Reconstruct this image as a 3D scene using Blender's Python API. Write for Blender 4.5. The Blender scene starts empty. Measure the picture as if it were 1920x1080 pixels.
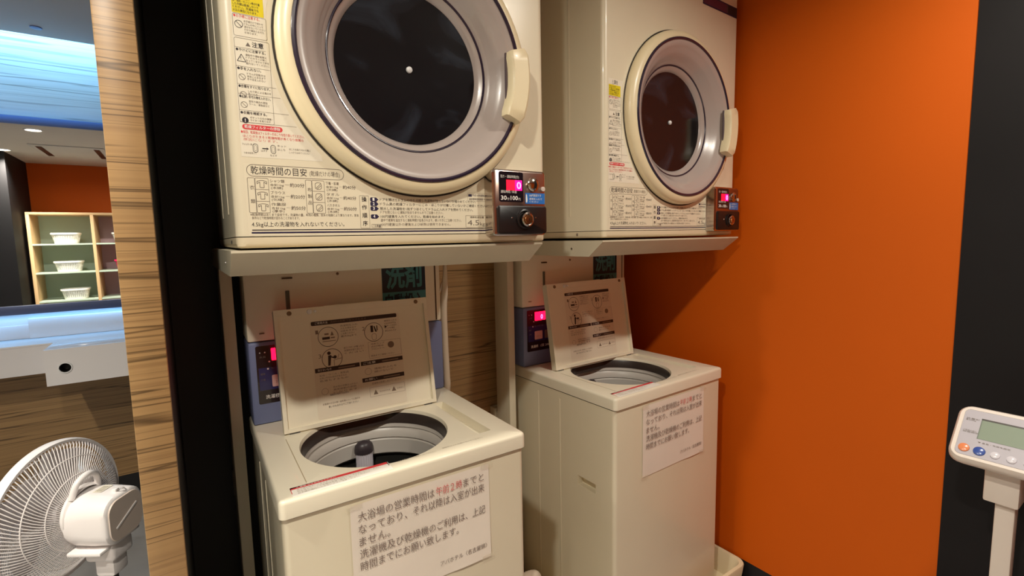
import bpy, bmesh, math, random
from mathutils import Vector, Matrix, Euler
random.seed(7)
PI = math.pi
SC = bpy.context.scene
COL = SC.collection

# ------------------------------------------------------------------ camera
cam_d = bpy.data.cameras.new('camera'); cam = bpy.data.objects.new('camera', cam_d); COL.objects.link(cam)
CAM_POS = Vector((-0.1068, -0.8851, 1.2666)); YAW, PITCH, ROLL, FPX = 0.5974, 0.1035, -0.0204, 910.0
_f = Vector((math.sin(YAW)*math.cos(PITCH), math.cos(YAW)*math.cos(PITCH), -math.sin(PITCH)))
_r = Vector((math.cos(YAW), -math.sin(YAW), 0)); _u = _r.cross(_f)
_r2 = _r*math.cos(ROLL)+_u*math.sin(ROLL); _u2 = -_r*math.sin(ROLL)+_u*math.cos(ROLL)
cam.matrix_world = Matrix(((_r2.x, _u2.x, -_f.x, CAM_POS.x), (_r2.y, _u2.y, -_f.y, CAM_POS.y), (_r2.z, _u2.z, -_f.z, CAM_POS.z), (0, 0, 0, 1)))
cam_d.sensor_width = 36; cam_d.lens = 36*FPX/1920; cam_d.clip_start = 0.02
SC.camera = cam

# ------------------------------------------------------------------ view, world, lights
SC.view_settings.view_transform = 'Standard'; SC.view_settings.look = 'None'
SC.view_settings.gamma = 1; SC.view_settings.use_curve_mapping = False
SC.view_settings.exposure = 0.45
SC.cycles.use_denoising = True
SC.cycles.max_bounces = 8; SC.cycles.diffuse_bounces = 5; SC.cycles.glossy_bounces = 5
SC.cycles.sample_clamp_indirect = 6
world = bpy.data.worlds.new('world'); SC.world = world; world.use_nodes = True
world.node_tree.nodes['Background'].inputs[0].default_value = (0.9, 0.75, 0.6, 1)
world.node_tree.nodes['Background'].inputs[1].default_value = 0.02
ZC = 2.17                      # ceiling height
WARM = (1.0, 0.935, 0.81)
LIGHT_SPOTS = [                # x, y, watts, of every recessed ceiling lamp
    (-0.39, -0.80, 14.0, 168), (-0.97, -0.03, 21.0, 145), (-1.38, -1.19, 22.0, 112), (0.98, -0.80, 8.0, 160)]
for lx, ly, lw, spread in LIGHT_SPOTS:
    ld = bpy.data.lights.new('downlight_beam', 'AREA'); ld.shape = 'DISK'; ld.size = 0.075; ld.energy = lw; ld.color = WARM; ld.spread = math.radians(spread)
    lo = bpy.data.objects.new('downlight_beam', ld); COL.objects.link(lo); lo.location = (lx, ly, ZC-0.012)
def strip_light(name, loc, size, energy, color, rot):
    ld = bpy.data.lights.new(name, 'AREA'); ld.shape = 'RECTANGLE'; ld.size, ld.size_y = size; ld.energy = energy; ld.color = color
    lo = bpy.data.objects.new(name, ld); COL.objects.link(lo); lo.location = loc; lo.rotation_euler = rot
LED = (0.20, 0.55, 1.0)
strip_light('cove_led_strip', (-1.20, 2.075, ZC+0.13), (2.0, 0.03), 9.5, LED, (math.radians(14), 0, 0))
strip_light('mirror_led_strip', (-1.20, 2.154, 0.9655), (2.0, 0.012), 1.0, LED, (0, 0, 0))

# ------------------------------------------------------------------ materials
def s2l(c):
    return tuple((x/12.92 if x <= 0.04045 else ((x+0.055)/1.055)**2.4) for x in (v/255 for v in c))
MATS = {}
def mat(name, rgb, rough=0.45, metal=0.0, coat=0.0, spec=0.5, emit=None, estr=1.0, noise=0.0, nscale=30.0, bump=0.0, trans=0.0, alpha=1.0):
    if name in MATS: return MATS[name]
    m = bpy.data.materials.new(name); m.use_nodes = True; MATS[name] = m
    nt = m.node_tree; b = nt.nodes['Principled BSDF']
    c = (*s2l(rgb), 1)
    b.inputs['Base Color'].default_value = c; b.inputs['Roughness'].default_value = rough; b.inputs['Metallic'].default_value = metal
    b.inputs['Coat Weight'].default_value = coat; b.inputs['Specular IOR Level'].default_value = spec
    b.inputs['Transmission Weight'].default_value = trans; b.inputs['Alpha'].default_value = alpha
    if emit: b.inputs['Emission Color'].default_value = (*s2l(emit), 1); b.inputs['Emission Strength'].default_value = estr
    if noise or bump:
        tc = nt.nodes.new('ShaderNodeTexCoord'); n = nt.nodes.new('ShaderNodeTexNoise'); n.inputs['Scale'].default_value = nscale; n.inputs['Detail'].default_value = 4
        nt.links.new(tc.outputs['Object'], n.inputs['Vector'])
        if noise:
            r = nt.nodes.new('ShaderNodeValToRGB')
            r.color_ramp.elements[0].color = tuple(x*(1-noise) for x in c[:3])+(1,); r.color_ramp.elements[1].color = tuple(min(1, x*(1+noise)) for x in c[:3])+(1,)
            r.color_ramp.elements[0].position = .3; r.color_ramp.elements[1].position = .7
            nt.links.new(n.outputs['Fac'], r.inputs['Fac']); nt.links.new(r.outputs['Color'], b.inputs['Base Color'])
        if bump:
            bp = nt.nodes.new('ShaderNodeBump'); bp.inputs['Strength'].default_value = bump; bp.inputs['Distance'].default_value = 0.002
            nt.links.new(n.outputs['Fac'], bp.inputs['Height']); nt.links.new(bp.outputs['Normal'], b.inputs['Normal'])
    return m
def wood_mat(name, light, mid, dark, rough=0.4, tilt=0.0, density=42.0):
    """zebra laminate: long horizontal grain with thin irregular dark veins"""
    m = bpy.data.materials.new(name); m.use_nodes = True; MATS[name] = m
    nt = m.node_tree; N = nt.nodes; L = nt.links; b = N['Principled BSDF']; b.inputs['Roughness'].default_value = rough
    tc = N.new('ShaderNodeTexCoord')
    def grain(sx, sz, detail, dist, offs):
        mp = N.new('ShaderNodeMapping'); mp.inputs['Scale'].default_value = (sx, sx, sz); mp.inputs['Location'].default_value = (offs, offs*.7, offs*1.3)
        mp.inputs['Rotation'].default_value = (0, tilt, 0)
        L.new(tc.outputs['Object'], mp.inputs['Vector'])
        n = N.new('ShaderNodeTexNoise'); n.inputs['Scale'].default_value = 1; n.inputs['Detail'].default_value = detail; n.inputs['Distortion'].default_value = dist
        L.new(mp.outputs['Vector'], n.inputs['Vector']); return n.outputs['Fac']
    def ramp(src, stops):
        r = N.new('ShaderNodeValToRGB'); e = r.color_ramp.elements
        e[0].position, e[0].color = stops[0][0], (*stops[0][1], 1); e[1].position, e[1].color = stops[-1][0], (*stops[-1][1], 1)
        for p, c in stops[1:-1]:
            k = e.new(p); k.color = (*c, 1)
        L.new(src, r.inputs['Fac']); return r.outputs['Color']
    base = ramp(grain(1.2, density*.9, 3, .2, 3.1), [(.34, s2l(mid)), (.5, s2l(light)), (.68, s2l(mid))])
    w = (1, 1, 1)
    veins = ramp(grain(.8, density*.55, .8, .12, 0.0), [(.0, w), (.548, w), (.568, (.05, .05, .05)), (.590, w), (1, w)])
    veins2 = ramp(grain(1.0, density*1.3, .8, .15, 8.0), [(.0, w), (.535, w), (.565, (.42, .42, .42)), (.595, w), (1, w)])
    mul = N.new('ShaderNodeMix'); mul.data_type = 'RGBA'; mul.blend_type = 'MULTIPLY'; mul.inputs[0].default_value = 1
    L.new(veins, mul.inputs[6]); L.new(veins2, mul.inputs[7])
    mx = N.new('ShaderNodeMix'); mx.data_type = 'RGBA'; L.new(mul.outputs[2], mx.inputs[0]); mx.inputs[6].default_value = (*s2l(dark), 1)
    L.new(base, mx.inputs[7]); L.new(mx.outputs[2], b.inputs['Base Color'])
    return m
wood_mat('zebra_laminate', (164, 130, 86), (148, 115, 75), (80, 58, 33), density=78)
wood_mat('pale_laminate', (232, 230, 222), (220, 216, 206), (150, 142, 130), density=36)
mat('cream_enamel', (226, 216, 190), .33, coat=.25, noise=.015, nscale=6)
mat('cream_plastic', (228, 213, 176), .35, coat=.1)
mat('trim_cream', (222, 208, 178), .4)
mat('stand_paint', (205, 196, 172), .45, noise=.03, nscale=12)
mat('smoke_plastic', (172, 160, 154), .26, coat=.5)
mat('filter_cap', (58, 50, 54), .4)
mat('cream_light', (230, 222, 200), .38, coat=.1)
mat('smoke_plastic_dark', (92, 80, 84), .2, coat=.5)
mat('gasket_purple', (42, 32, 50), .25, coat=.4)
mat('dark_gap', (38, 30, 20), .7)
mat('black_plastic', (22, 18, 18), .35)
mat('chrome', (200, 190, 182), .16, metal=1)
mat('chrome_brushed', (176, 150, 138), .3, metal=1)
mat('steel', (190, 186, 184), .3, metal=1)
mat('white_metal', (225, 225, 225), .3)
mat('brass', (196, 140, 92), .3, metal=1)
mat('sticker_white', (232, 224, 204), .42)
mat('label_white', (246, 242, 232), .4)
mat('sticker_clear', (228, 218, 192), .4)
mat('sticker_yellow', (226, 205, 20), .45)
mat('ink_black', (34, 28, 34), .5)
mat('ink_grey', (112, 102, 92), .5)
mat('ink_navy', (40, 34, 66), .5)
mat('ink_red', (214, 62, 66), .5)
mat('ink_white', (238, 234, 226), .5)
mat('ink_pink', (226, 150, 140), .5)
mat('label_blue', (48, 112, 190), .4)
mat('display_black', (30, 22, 28), .2, coat=.3)
mat('display_navy', (38, 42, 92), .25, coat=.3)
mat('led_red', (255, 20, 40), .4, emit=(255, 8, 40), estr=1.6)
mat('led_pink', (255, 140, 220), .4, emit=(255, 130, 220), estr=1.8)
mat('led_magenta', (255, 20, 120), .4, emit=(255, 10, 120), estr=1.5)
mat('led_glow', (255, 10, 40), .4, emit=(255, 6, 40), estr=5.0)
mat('console_blue', (116, 126, 164), .4)
mat('sign_navy', (22, 44, 58), .4); mat('sign_teal', (64, 132, 138), .4)
mat('tub_collar', (52, 42, 38), .35)
mat('balancer_grey', (196, 190, 182), .35)
mat('tub_steel', (70, 70, 66), .35, metal=.6)
mat('filter_white', (212, 206, 214), .5)
mat('paper', (236, 226, 212), .6, noise=.02, nscale=14, bump=.3)
mat('paper_ink', (128, 112, 104), .6); mat('paper_red', (206, 100, 96), .6)
mat('tape', (226, 214, 190), .2, coat=.2, alpha=.14)
mat('fan_white', (236, 230, 228), .3, coat=.2)
mat('fan_blade', (196, 190, 192), .25, alpha=.82)
mat('fan_cap', (206, 190, 178), .4)
mat('fan_badge', (150, 140, 130), .5)
mat('scale_white', (226, 216, 206), .4, coat=.1)
mat('scale_face', (178, 174, 182), .45)
mat('lcd_green', (142, 156, 140), .2, coat=.4)
mat('button_orange', (226, 138, 92), .25, coat=.5); mat('button_blue', (58, 84, 158), .25, coat=.5); mat('button_white', (214, 212, 220), .22, coat=.5)
mat('vanity_white', (226, 222, 222), .3, coat=.2)
mat('mirror_glass', (235, 238, 240), .01, metal=1)
mat('mirror_frame', (84, 92, 122), .4, metal=.2)
mat('mirror_frame_light', (120, 146, 206), .4)  # upper frame: blue LED reflection put into the base colour
mat('ceiling_paint', (204, 196, 188), .7, noise=.02, nscale=3)
mat('orange_paint', (200, 88, 0), .6, spec=.25, noise=.03, nscale=2.2)
mat('black_panel', (24, 22, 23), .6, spec=.2, noise=.1, nscale=4)
mat('brown_panel', (20, 14, 12), .6, noise=.1, nscale=4)
mat('floor_tile', (150, 148, 146), .45, noise=.08, nscale=5)
mat('black_base', (22, 22, 24), .5)
mat('shelf_wood', (214, 176, 128), .5); mat('shelf_board', (190, 206, 186), .5); mat('shelf_board_pink', (196, 164, 168), .5)
mat('basket_white', (236, 234, 226), .4); mat('basket_pink', (220, 40, 96), .4)
mat('lamp_glass', (255, 250, 240), .3, emit=(255, 236, 214), estr=9.0)
mat('hose_white', (214, 202, 182), .4)
mat('grey_dark', (70, 66, 62), .4)
mat('lcd_edge', (108, 116, 106), .4)

# ------------------------------------------------------------------ mesh helpers
class B:
    """collects geometry with material slots; build() links it as ONE mesh object"""
    def __init__(s): s.bm = bmesh.new(); s.mats = []; s.M = Matrix.Identity(4)
    def mi(s, m):
        if m not in s.mats: s.mats.append(m)
        return s.mats.index(m)
    def _v(s, p): return s.bm.verts.new(s.M @ Vector(p))
    def face(s, pts, m, smooth=False):
        try: f = s.bm.faces.new([s._v(p) for p in pts])
        except ValueError: return None
        f.material_index = s.mi(m); f.smooth = smooth; return f
    def box(s, lo, hi, m, bev=0.0, seg=2, rot=None):
        t = bmesh.new(); bmesh.ops.create_cube(t, size=1)
        d = Vector(hi)-Vector(lo); c = (Vector(hi)+Vector(lo))/2
        bmesh.ops.scale(t, vec=d, verts=t.verts)
        if bev: bmesh.ops.bevel(t, geom=t.edges[:], offset=bev, segments=seg, affect='EDGES', profile=.5)
        if rot: bmesh.ops.rotate(t, cent=(0, 0, 0), matrix=rot, verts=t.verts)
        bmesh.ops.translate(t, vec=c, verts=t.verts); s.add(t, m, bev > 0)
    def add(s, t, m, smooth=False):
        k = s.mi(m); mp = {}
        for v in t.verts: mp[v] = s.bm.verts.new(s.M @ v.co)
        for f in t.faces:
            try: g = s.bm.faces.new([mp[v] for v in f.verts])
            except ValueError: continue
            g.material_index = k; g.smooth = smooth
        t.free()
    def loft(s, loops, m, closed=True, smooth=True, cap0=False, cap1=False):
        k = s.mi(m); vs = [[s._v(p) for p in lp] for lp in loops]; n = len(loops[0])
        for a, b in zip(vs, vs[1:]):
            for i in range(n if closed else n-1):
                j = (i+1) % n
                f = s.bm.faces.new((a[i], a[j], b[j], b[i])); f.material_index = k; f.smooth = smooth
        for c, flag in ((vs[0], cap0), (vs[-1], cap1)):
            if flag:
                f = s.bm.faces.new(c); f.material_index = k
        return vs
    def lathe(s, prof, m, c=(0, 0, 0), axis='y', n=64, cap0=False, cap1=False, a0=0, a1=2*PI, smooth=True):
        """prof: (radius, along axis)"""
        full = abs(a1-a0-2*PI) < 1e-6; k = n if full else n+1; loops = []
        for r, h in prof:
            lp = []
            for i in range(k):
                t = a0+(a1-a0)*i/n; x, z = r*math.cos(t), r*math.sin(t)
                lp.append({'y': (c[0]+x, c[1]+h, c[2]+z), 'z': (c[0]+x, c[1]+z, c[2]+h), 'x': (c[0]+h, c[1]+x, c[2]+z)}[axis])
            loops.append(lp)
        s.loft(loops, m, closed=full, smooth=smooth, cap0=cap0, cap1=cap1)
    def tube(s, pts, r, m, n=8, cap=True, closed=False):
        P = [Vector(p) for p in pts]; loops = []; up = None; N = len(P)
        for i, p in enumerate(P):
            if closed: t = P[(i+1) % N]-P[(i-1) % N]
            else: t = P[min(i+1, N-1)]-P[max(i-1, 0)]
            t.normalize()
            if up is None: up = t.orthogonal()
            up = (up-t*up.dot(t)).normalized(); w = t.cross(up)
            rr = r[i] if isinstance(r, (list, tuple)) else r
            loops.append([p+(up*math.cos(2*PI*q/n)+w*math.sin(2*PI*q/n))*rr for q in range(n)])
        if closed: loops.append(loops[0])
        s.loft(loops, m, cap0=cap and not closed, cap1=cap and not closed)
    def fill(s, outer, holes, m, smooth=False):
        """planar polygon with holes"""
        t = bmesh.new(); es = []
        for lp in [outer]+holes:
            vs = [t.verts.new(Vector(p)) for p in lp]
            es += [t.edges.new((vs[i], vs[(i+1) % len(vs)])) for i in range(len(vs))]
        bmesh.ops.triangle_fill(t, edges=es, use_beauty=True); s.add(t, m, smooth)
    def prism(s, poly, a, b, m, axis='z', bev=0.0):
        """poly: 2D outline extruded from a to b along axis"""
        def P(u, v, w): return {'z': (u, v, w), 'y': (u, w, v), 'x': (w, u, v)}[axis]
        t = bmesh.new(); vs = [t.verts.new(P(u, v, a)) for u, v in poly]; f = t.faces.new(vs)
        r = bmesh.ops.extrude_face_region(t, geom=[f]); d = Vector(P(0, 0, b))-Vector(P(0, 0, a))
        bmesh.ops.translate(t, vec=d, verts=[e for e in r['geom'] if isinstance(e, bmesh.types.BMVert)])
        if bev: bmesh.ops.bevel(t, geom=t.edges[:], offset=bev, segments=2, affect='EDGES', profile=.5)
        s.add(t, m, bev > 0)
    def build(s, name, parent=None, keep=False):
        bmesh.ops.remove_doubles(s.bm, verts=s.bm.verts, dist=1e-6)
        bmesh.ops.recalc_face_normals(s.bm, faces=s.bm.faces)
        me = bpy.data.meshes.new(name); s.bm.to_mesh(me); s.bm.free()
        for m in s.mats: me.materials.append(MATS[m])
        try: me.set_sharp_from_angle(angle=math.radians(40))
        except Exception: pass
        o = bpy.data.objects.new(name, me); COL.objects.link(o)
        if parent: o.parent = parent
        return o
def rrect(x0, z0, x1, z1, r, n=6):
    out = []
    for cx, cz, a in ((x1-r, z1-r, 0), (x0+r, z1-r, PI/2), (x0+r, z0+r, PI), (x1-r, z0+r, 1.5*PI)):
        for i in range(n+1):
            t = a+PI/2*i/n; out.append((cx+r*math.cos(t), cz+r*math.sin(t)))
    return out
_txt = {}
def text_geo(body, size, bold=0.0):
    key = (body, round(bold, 4))
    if key not in _txt:
        cu = bpy.data.curves.new('lettering', 'FONT'); cu.body = body; cu.size = 1; cu.resolution_u = 2; cu.fill_mode = 'FRONT'; cu.offset = bold
        o = bpy.data.objects.new('lettering', cu); COL.objects.link(o)
        dg = bpy.context.evaluated_depsgraph_get(); me = o.evaluated_get(dg).to_mesh()
        V = [v.co.copy() for v in me.vertices]; F = [list(p.vertices) for p in me.polygons]
        o.evaluated_get(dg).to_mesh_clear(); bpy.data.objects.remove(o); bpy.data.curves.remove(cu)
        _txt[key] = (V, F)
    return _txt[key]
class Sheet(B):
    """flat print: u right, v up, in a plane; layers stack off the surface"""
    def __init__(s, origin, u, v, n, eps=0.00025):
        super().__init__(); s.o, s.u, s.v, s.n, s.eps = Vector(origin), Vector(u), Vector(v), Vector(n), eps
    def P(s, a, b, k): return s.o+s.u*a+s.v*b+s.n*(s.eps*k)
    def poly(s, pts, m, k=1): s.face([s.P(a, b, k) for a, b in pts], m)
    def rect(s, a0, b0, a1, b1, m, k=1): s.poly([(a0, b0), (a1, b0), (a1, b1), (a0, b1)], m, k)
    def rr(s, a0, b0, a1, b1, r, m, k=1): s.poly(rrect(a0, b0, a1, b1, r), m, k)
    def frame(s, a0, b0, a1, b1, r, w, m, k=2):
        o = rrect(a0, b0, a1, b1, r); i = rrect(a0+w, b0+w, a1-w, b1-w, max(r-w, .0002)); n = len(o)
        for q in range(n):
            j = (q+1) % n; s.poly([o[q], o[j], i[j], i[q]], m, k)
    def ring(s, a, b, r, w, m, k=2, n=28):
        for q in range(n):
            t0, t1 = 2*PI*q/n, 2*PI*(q+1)/n
            s.poly([(a+r*math.cos(t0), b+r*math.sin(t0)), (a+r*math.cos(t1), b+r*math.sin(t1)), (a+(r-w)*math.cos(t1), b+(r-w)*math.sin(t1)), (a+(r-w)*math.cos(t0), b+(r-w)*math.sin(t0))], m, k)
    def disc(s, a, b, r, m, k=2, n=24): s.poly([(a+r*math.cos(2*PI*q/n), b+r*math.sin(2*PI*q/n)) for q in range(n)], m, k)
    def line(s, a0, b0, a1, b1, w, m, k=2):
        d = Vector((a1-a0, b1-b0)); d.normalize(); e = Vector((-d.y, d.x))*w/2
        s.poly([(a0-e.x, b0-e.y), (a1-e.x, b1-e.y), (a1+e.x, b1+e.y), (a0+e.x, b0+e.y)], m, k)
    def text(s, a, b, body, h, m, k=2, width=None, bold=0.0, align='l', vertical=False):
        """h: cap height; (a, b) lower left of the line; width squeezes it to fit"""
        if vertical:
            for q, ch in enumerate(body): s.text(a, b-q*vertical, ch, h, m, k, bold=bold)
            return
        V, F = text_geo(body, 1, bold)
        if not F: return
        x0, x1 = min(v.x for v in V), max(v.x for v in V)
        sc = h/0.8; sx = sc if width is None else width/(x1-x0)
        off = {'l': 0, 'c': -(x1-x0)*sx/2, 'r': -(x1-x0)*sx}[align]
        for f in F: s.face([s.P(a+off+(V[i].x-x0)*sx, b+V[i].y*sc+.08*sc, k) for i in f], m)
def tag(o, label=None, cat=None, group=None, kind=None):
    if label: o['label'] = label
    if cat: o['category'] = cat
    if group: o['group'] = group
    if kind: o['kind'] = kind
    return o
def thing(name, loc, rz, label, cat, group=None):
    o = bpy.data.objects.new(name, None); COL.objects.link(o); o.location = loc; o.rotation_euler = (0, 0, rz); o.empty_display_size = .1
    return tag(o, label, cat, group)
def copy_tree(o, parent=None):
    c = o.copy(); COL.objects.link(c)
    if parent: c.parent = parent
    for ch in [x for x in SC.objects if x.parent == o]: copy_tree(ch, c)
    return c
def struct(o): o['kind'] = 'structure'; return o
def slab(name, lo, hi, m, **k):
    b = B(); b.box(lo, hi, m, **k); return struct(b.build(name))

# ------------------------------------------------------------------ the room
XR, YB, YV, YR, XL = 1.48, 0.58, 2.20, -2.10, -2.60
slab('floor', (XL, YR, -.05), (XR+.02, YV, 0), 'floor_tile')
b = B()                                              # ceiling stops short of the vanity wall: the lighting cove
b.box((XL, YR, ZC), (XR+.02, 2.06, ZC+.05), 'ceiling_paint')
struct(b.build('ceiling'))
b = B(); b.box((XL, 2.03, ZC+.16), (-.14, YV+.03, ZC+.20), 'ceiling_paint'); b.box((XL, 2.00, ZC+.05), (-.14, 2.03, ZC+.20), 'ceiling_paint')
struct(b.build('trim_cove'))
b = B(); b.box((XR, -.52, .10), (XR+.03, YB+.02, ZC), 'orange_paint'); struct(b.build('wall_right'))
b = B(); b.box((XR-.004, YR, 0), (XR+.03, -.52, ZC), 'black_panel'); struct(b.build('wall_right_dark'))
slab('baseboard_right', (XR, -.52, 0), (XR+.03, YB+.02, .10), 'black_base')
slab('wall_back', (.20, YB, 0), (XR, YB+.03, ZC), 'zebra_laminate')
slab('wall_back_dark', (-.14, YB, 0), (.20, YB+.03, ZC), 'brown_panel')
# partition: dark panel on the machine side, zebra laminate end
slab('wall_partition', (-.180, .02, 0), (-.136, YV, ZC), 'brown_panel')
slab('trim_partition_end', (-.1815, -.0, 0), (-.1345, .022, ZC), 'zebra_laminate', bev=.002)
slab('wall_vanity', (XL, YV, .10), (-.14, YV+.03, 1.83), 'zebra_laminate')
slab('wall_vanity_upper', (XL, YV-.004, 1.83), (-.14, YV+.03, ZC+.2), 'pale_laminate')
slab('baseboard_vanity', (XL, YV+.001, 0), (-.14, YV+.03, .10), 'black_base')
slab('wall_left', (XL-.03, YR, 0), (XL, YV, ZC+.2), 'ceiling_paint')
slab('wall_rear', (XL, YR-.03, 0), (XR, YR, ZC), 'orange_paint')
slab('pillar', (-2.25, YR, 0), (-1.40, -1.30, ZC), 'black_panel')

# ------------------------------------------------------------------ ceiling lamps and vent
for i, (lx, ly, lw, _) in enumerate(LIGHT_SPOTS):
    t = thing('ceiling_light', (lx, ly, ZC), 0, ['small round recessed ceiling downlight over the floor before the dryer nearest the striped pillar', 'round ceiling downlight seen in the mirror, right one of the two under its top frame', 'round ceiling downlight seen in the mirror, cut by the picture edge, above the black pillar', 'round ceiling downlight beside the orange wall, right of the one over the dryers'][i], 'ceiling light', 'recessed downlights')
    b = B(); b.lathe([(.058, -.0005), (.058, -.006), (.048, -.007), (.046, -.001)], 'white_metal', axis='z', n=32); b.build('rim', t)
    b = B(); b.lathe([(.0455, -.001), (.0455, -.003), (.0001, -.0035)], 'lamp_glass', axis='z', n=32); b.build('diffuser', t)
t = thing('ceiling_vent', (-.88, -1.10, ZC), 0, 'flat ceiling air vent panel with two dark slots, seen in the mirror', 'air vent')
b = B(); b.box((-.26, -.36, -.008), (.26, .36, -.0005), 'ceiling_paint', bev=.002); b.build('cover', t)
for sx in (-.2, .2):
    b = B(); b.box((sx-.022, -.29, -.0095), (sx+.022, .29, -.008), 'black_plastic'); b.build('slot', t)
b = B(); b.lathe([(.02, -.0005), (.019, -.004), (.0001, -.006)], 'mirror_frame_light', axis='z', n=20)
o = b.build('ceiling_sensor'); o.location = (-.528, 1.951, ZC); tag(o, 'tiny grey round sensor on the bluish ceiling above the vanity panel', 'sensor')

# ------------------------------------------------------------------ coin dryers
DW, DD, DH = .623, .55, .80
RC = (.3191, .3378)                                  # door centre
def circ(r, y, n=64): return [(RC[0]+r*math.cos(2*PI*i/n), y, RC[1]+r*math.sin(2*PI*i/n)) for i in range(n)]
def make_dryer():
    T = thing('coin_dryer', (-.0304, .0099, 1.258), -.0166, 'cream coin operated tumble dryer above the washer with the open lid, nearest the striped pillar', 'tumble dryer', 'coin dryers on the wall stand')
    # shell
    b = B(); r = .014; zs = .019
    prof = [(0, DD)]+[(r-r*math.cos(PI/2*i/6), r-r*math.sin(PI/2*i/6)) for i in range(7)]
    right = [(DW-x, y) for x, y in reversed(prof)]
    for pr_ in (prof, right): b.loft([[(x, y, z) for x, y in pr_] for z in (zs, DH)], 'cream_enamel', closed=False)
    outer = [(r, 0, zs), (DW-r, 0, zs), (DW-r, 0, DH), (r, 0, DH)]
    b.fill(outer, [circ(.215, 0)], 'cream_enamel')
    full = prof+right
    b.face([(x, y, DH) for x, y in full], 'cream_enamel'); b.face([(x, y, zs) for x, y in full], 'cream_enamel')
    b.face([(0, DD, zs), (DW, DD, zs), (DW, DD, DH), (0, DD, DH)], 'cream_enamel')
    b.loft([circ(.215, 0), circ(.215, .06)], 'smoke_plastic_dark'); b.face(circ(.215, .06), 'black_plastic')
    for x, sg in ((0, -1), (DW, 1)):                 # pressed ribs on the side panels
        for y in (.13, .30): b.box((x-.0012, y-.004, .06), (x+.0012, y+.004, DH-.02), 'cream_enamel', bev=.001)
    b.build('body', T)
    b = B()
    full0 = [(0, .5*DD+.25)]+[(r-r*math.cos(PI/2*i/6), r-r*math.sin(PI/2*i/6)) for i in range(7)]
    full0 += [(DW-x, y) for x, y in reversed(full0)]
    def ins(d): return [(min(max(x, d), DW-d), max(y, d)) for x, y in full0]
    b.loft([[(x, y, z) for x, y in ins(d)] for d, z in ((.006, .0), (.0015, .003), (0, .008), (0, .0175))], 'trim_cream', cap0=True, cap1=True)
    b.lathe([(.0001, -.0016), (.003, -.0013), (.004, 0)], 'steel', (0, .10, .010), axis='x', n=12)
    b.build('base_trim', T)
    # door ring
    b = B()
    b.lathe([(.2465, -.0006), (.2478, -.0016), (.2443, -.0018)], 'dark_gap', (RC[0], 0, RC[1]), n=96)
    b.lathe([(.2440, -.0005), (.2440, -.011), (.2415, -.018), (.2355, -.0235), (.2285, -.0262), (.2225, -.0268), (.2225, -.012)], 'cream_plastic', (RC[0], 0, RC[1]), n=96)
    door = b.build('door', T)
    b = B(); b.lathe([(.2228, -.0262), (.2210, -.0292), (.2178, -.0300), (.2150, -.0285), (.2135, -.022)], 'gasket_purple', (RC[0], 0, RC[1]), n=96); b.build('gasket', door)
    b = B()
    b.lathe([(.2150, -.0262), (.2080, -.0252), (.1990, -.0205), (.1965, -.0180), (.1925, -.0165), (.1860, -.0105), (.1820, -.0085), (.1770, -.0010), (.1740, .0010), (.1690, .0085), (.1660, .0105), (.1605, .0165)], 'smoke_plastic', (RC[0], 0, RC[1]), n=96)
    b.build('window_bowl', door)
    b = B(); b.lathe([(.1602, .0162), (.1590, .0154), (.1576, .0158), (.1562, .0186)], 'gasket_purple', (RC[0], 0, RC[1]), n=96)
    b.build('inner_seal', door)
    b = B(); b.lathe([(.1560, .0185), (.1500, .0225), (.1450, .0270), (.1420, .0330)], 'smoke_plastic', (RC[0], 0, RC[1]), n=96); b.build('inner_bowl', door)
    # handle: an arc block on the right of the ring
    b = B(); N = 12; loops = []
    for i in range(N+1):
        a = math.radians(-24.5+38.5*i/N); e = min(i, N-i); k = .0 if e > 0 else .0035
        sec = [(.1885+k, -.024), (.1885+k, -.046+k), (.1925+k, -.0515+k), (.2245-k, -.0540+k), (.2300-k, -.0500+k), (.2310-k, -.040), (.2310-k, -.022)]
        loops.append([(RC[0]+q*math.cos(a), y, RC[1]+q*math.sin(a)) for q, y in sec])
    b.loft(loops, 'cream_plastic', cap0=True, cap1=True)
    b.box((RC[0]+.183, -.03, RC[1]-.083), (RC[0]+.190, -.0245, RC[1]+.047), 'smoke_plastic_dark', bev=.002)
    b.build('handle', door)
    # filter plate behind the window
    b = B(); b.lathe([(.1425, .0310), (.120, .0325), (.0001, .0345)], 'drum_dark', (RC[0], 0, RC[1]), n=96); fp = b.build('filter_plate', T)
    b = B(); b.lathe([(.0001, .0285), (.0035, .0290), (.0058, .0310), (.0062, .0345)], 'white_metal', (RC[0], 0, RC[1]), n=24); b.build('centre_pin', fp)
    # coin box
    cb = B(); X0, X1, Z0, Z1, Y = .464, .6005, .013, .1505, -.030
    lp = rrect(X0, Z0, X1, Z1, .008); lp2 = rrect(X0+.004, Z0+.004, X1-.004, Z1-.004, .006); big = rrect(X0-.002, Z0-.002, X1+.002, Z1+.002, .009)
    cb.loft([[(x, y, z) for x, z in l] for l, y in ((big, -.0003), (lp, -.006), (lp, Y+.003), (lp2, Y))], 'chrome', cap1=False)
    cb.face([(x, Y, z) for x, z in lp2], 'chrome_brushed'); box = cb.build('coin_box', T)
    s = Sheet((0, Y, 0), (1, 0, 0), (0, 0, 1), (0, -1, 0), .0004)
    s.rr(.4795, .0835, .5405, .1460, .004, 'display_black', 1)
    s.rect(.4975, .1075, .5370, .1290, 'led_red', 2)
    s.rect(.5190, .1075, .5370, .1290, 'led_magenta', 3); s.text(.523, .1095, '0', .0165, 'led_pink', 4, width=.0115, bold=.02)
    s.text(.4835, .1325, '残り・運転時間(分)', .0055, 'ink_white', 2, width=.046)
    s.text(.4835, .1015, '運転時間 / 料金', .0052, 'ink_white', 2, width=.04)
    s.text(.4835, .0865, '30', .0098, 'ink_white', 2, width=.0145, bold=.02); s.text(.4990, .0868, '分', .005, 'ink_white', 2)
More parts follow.
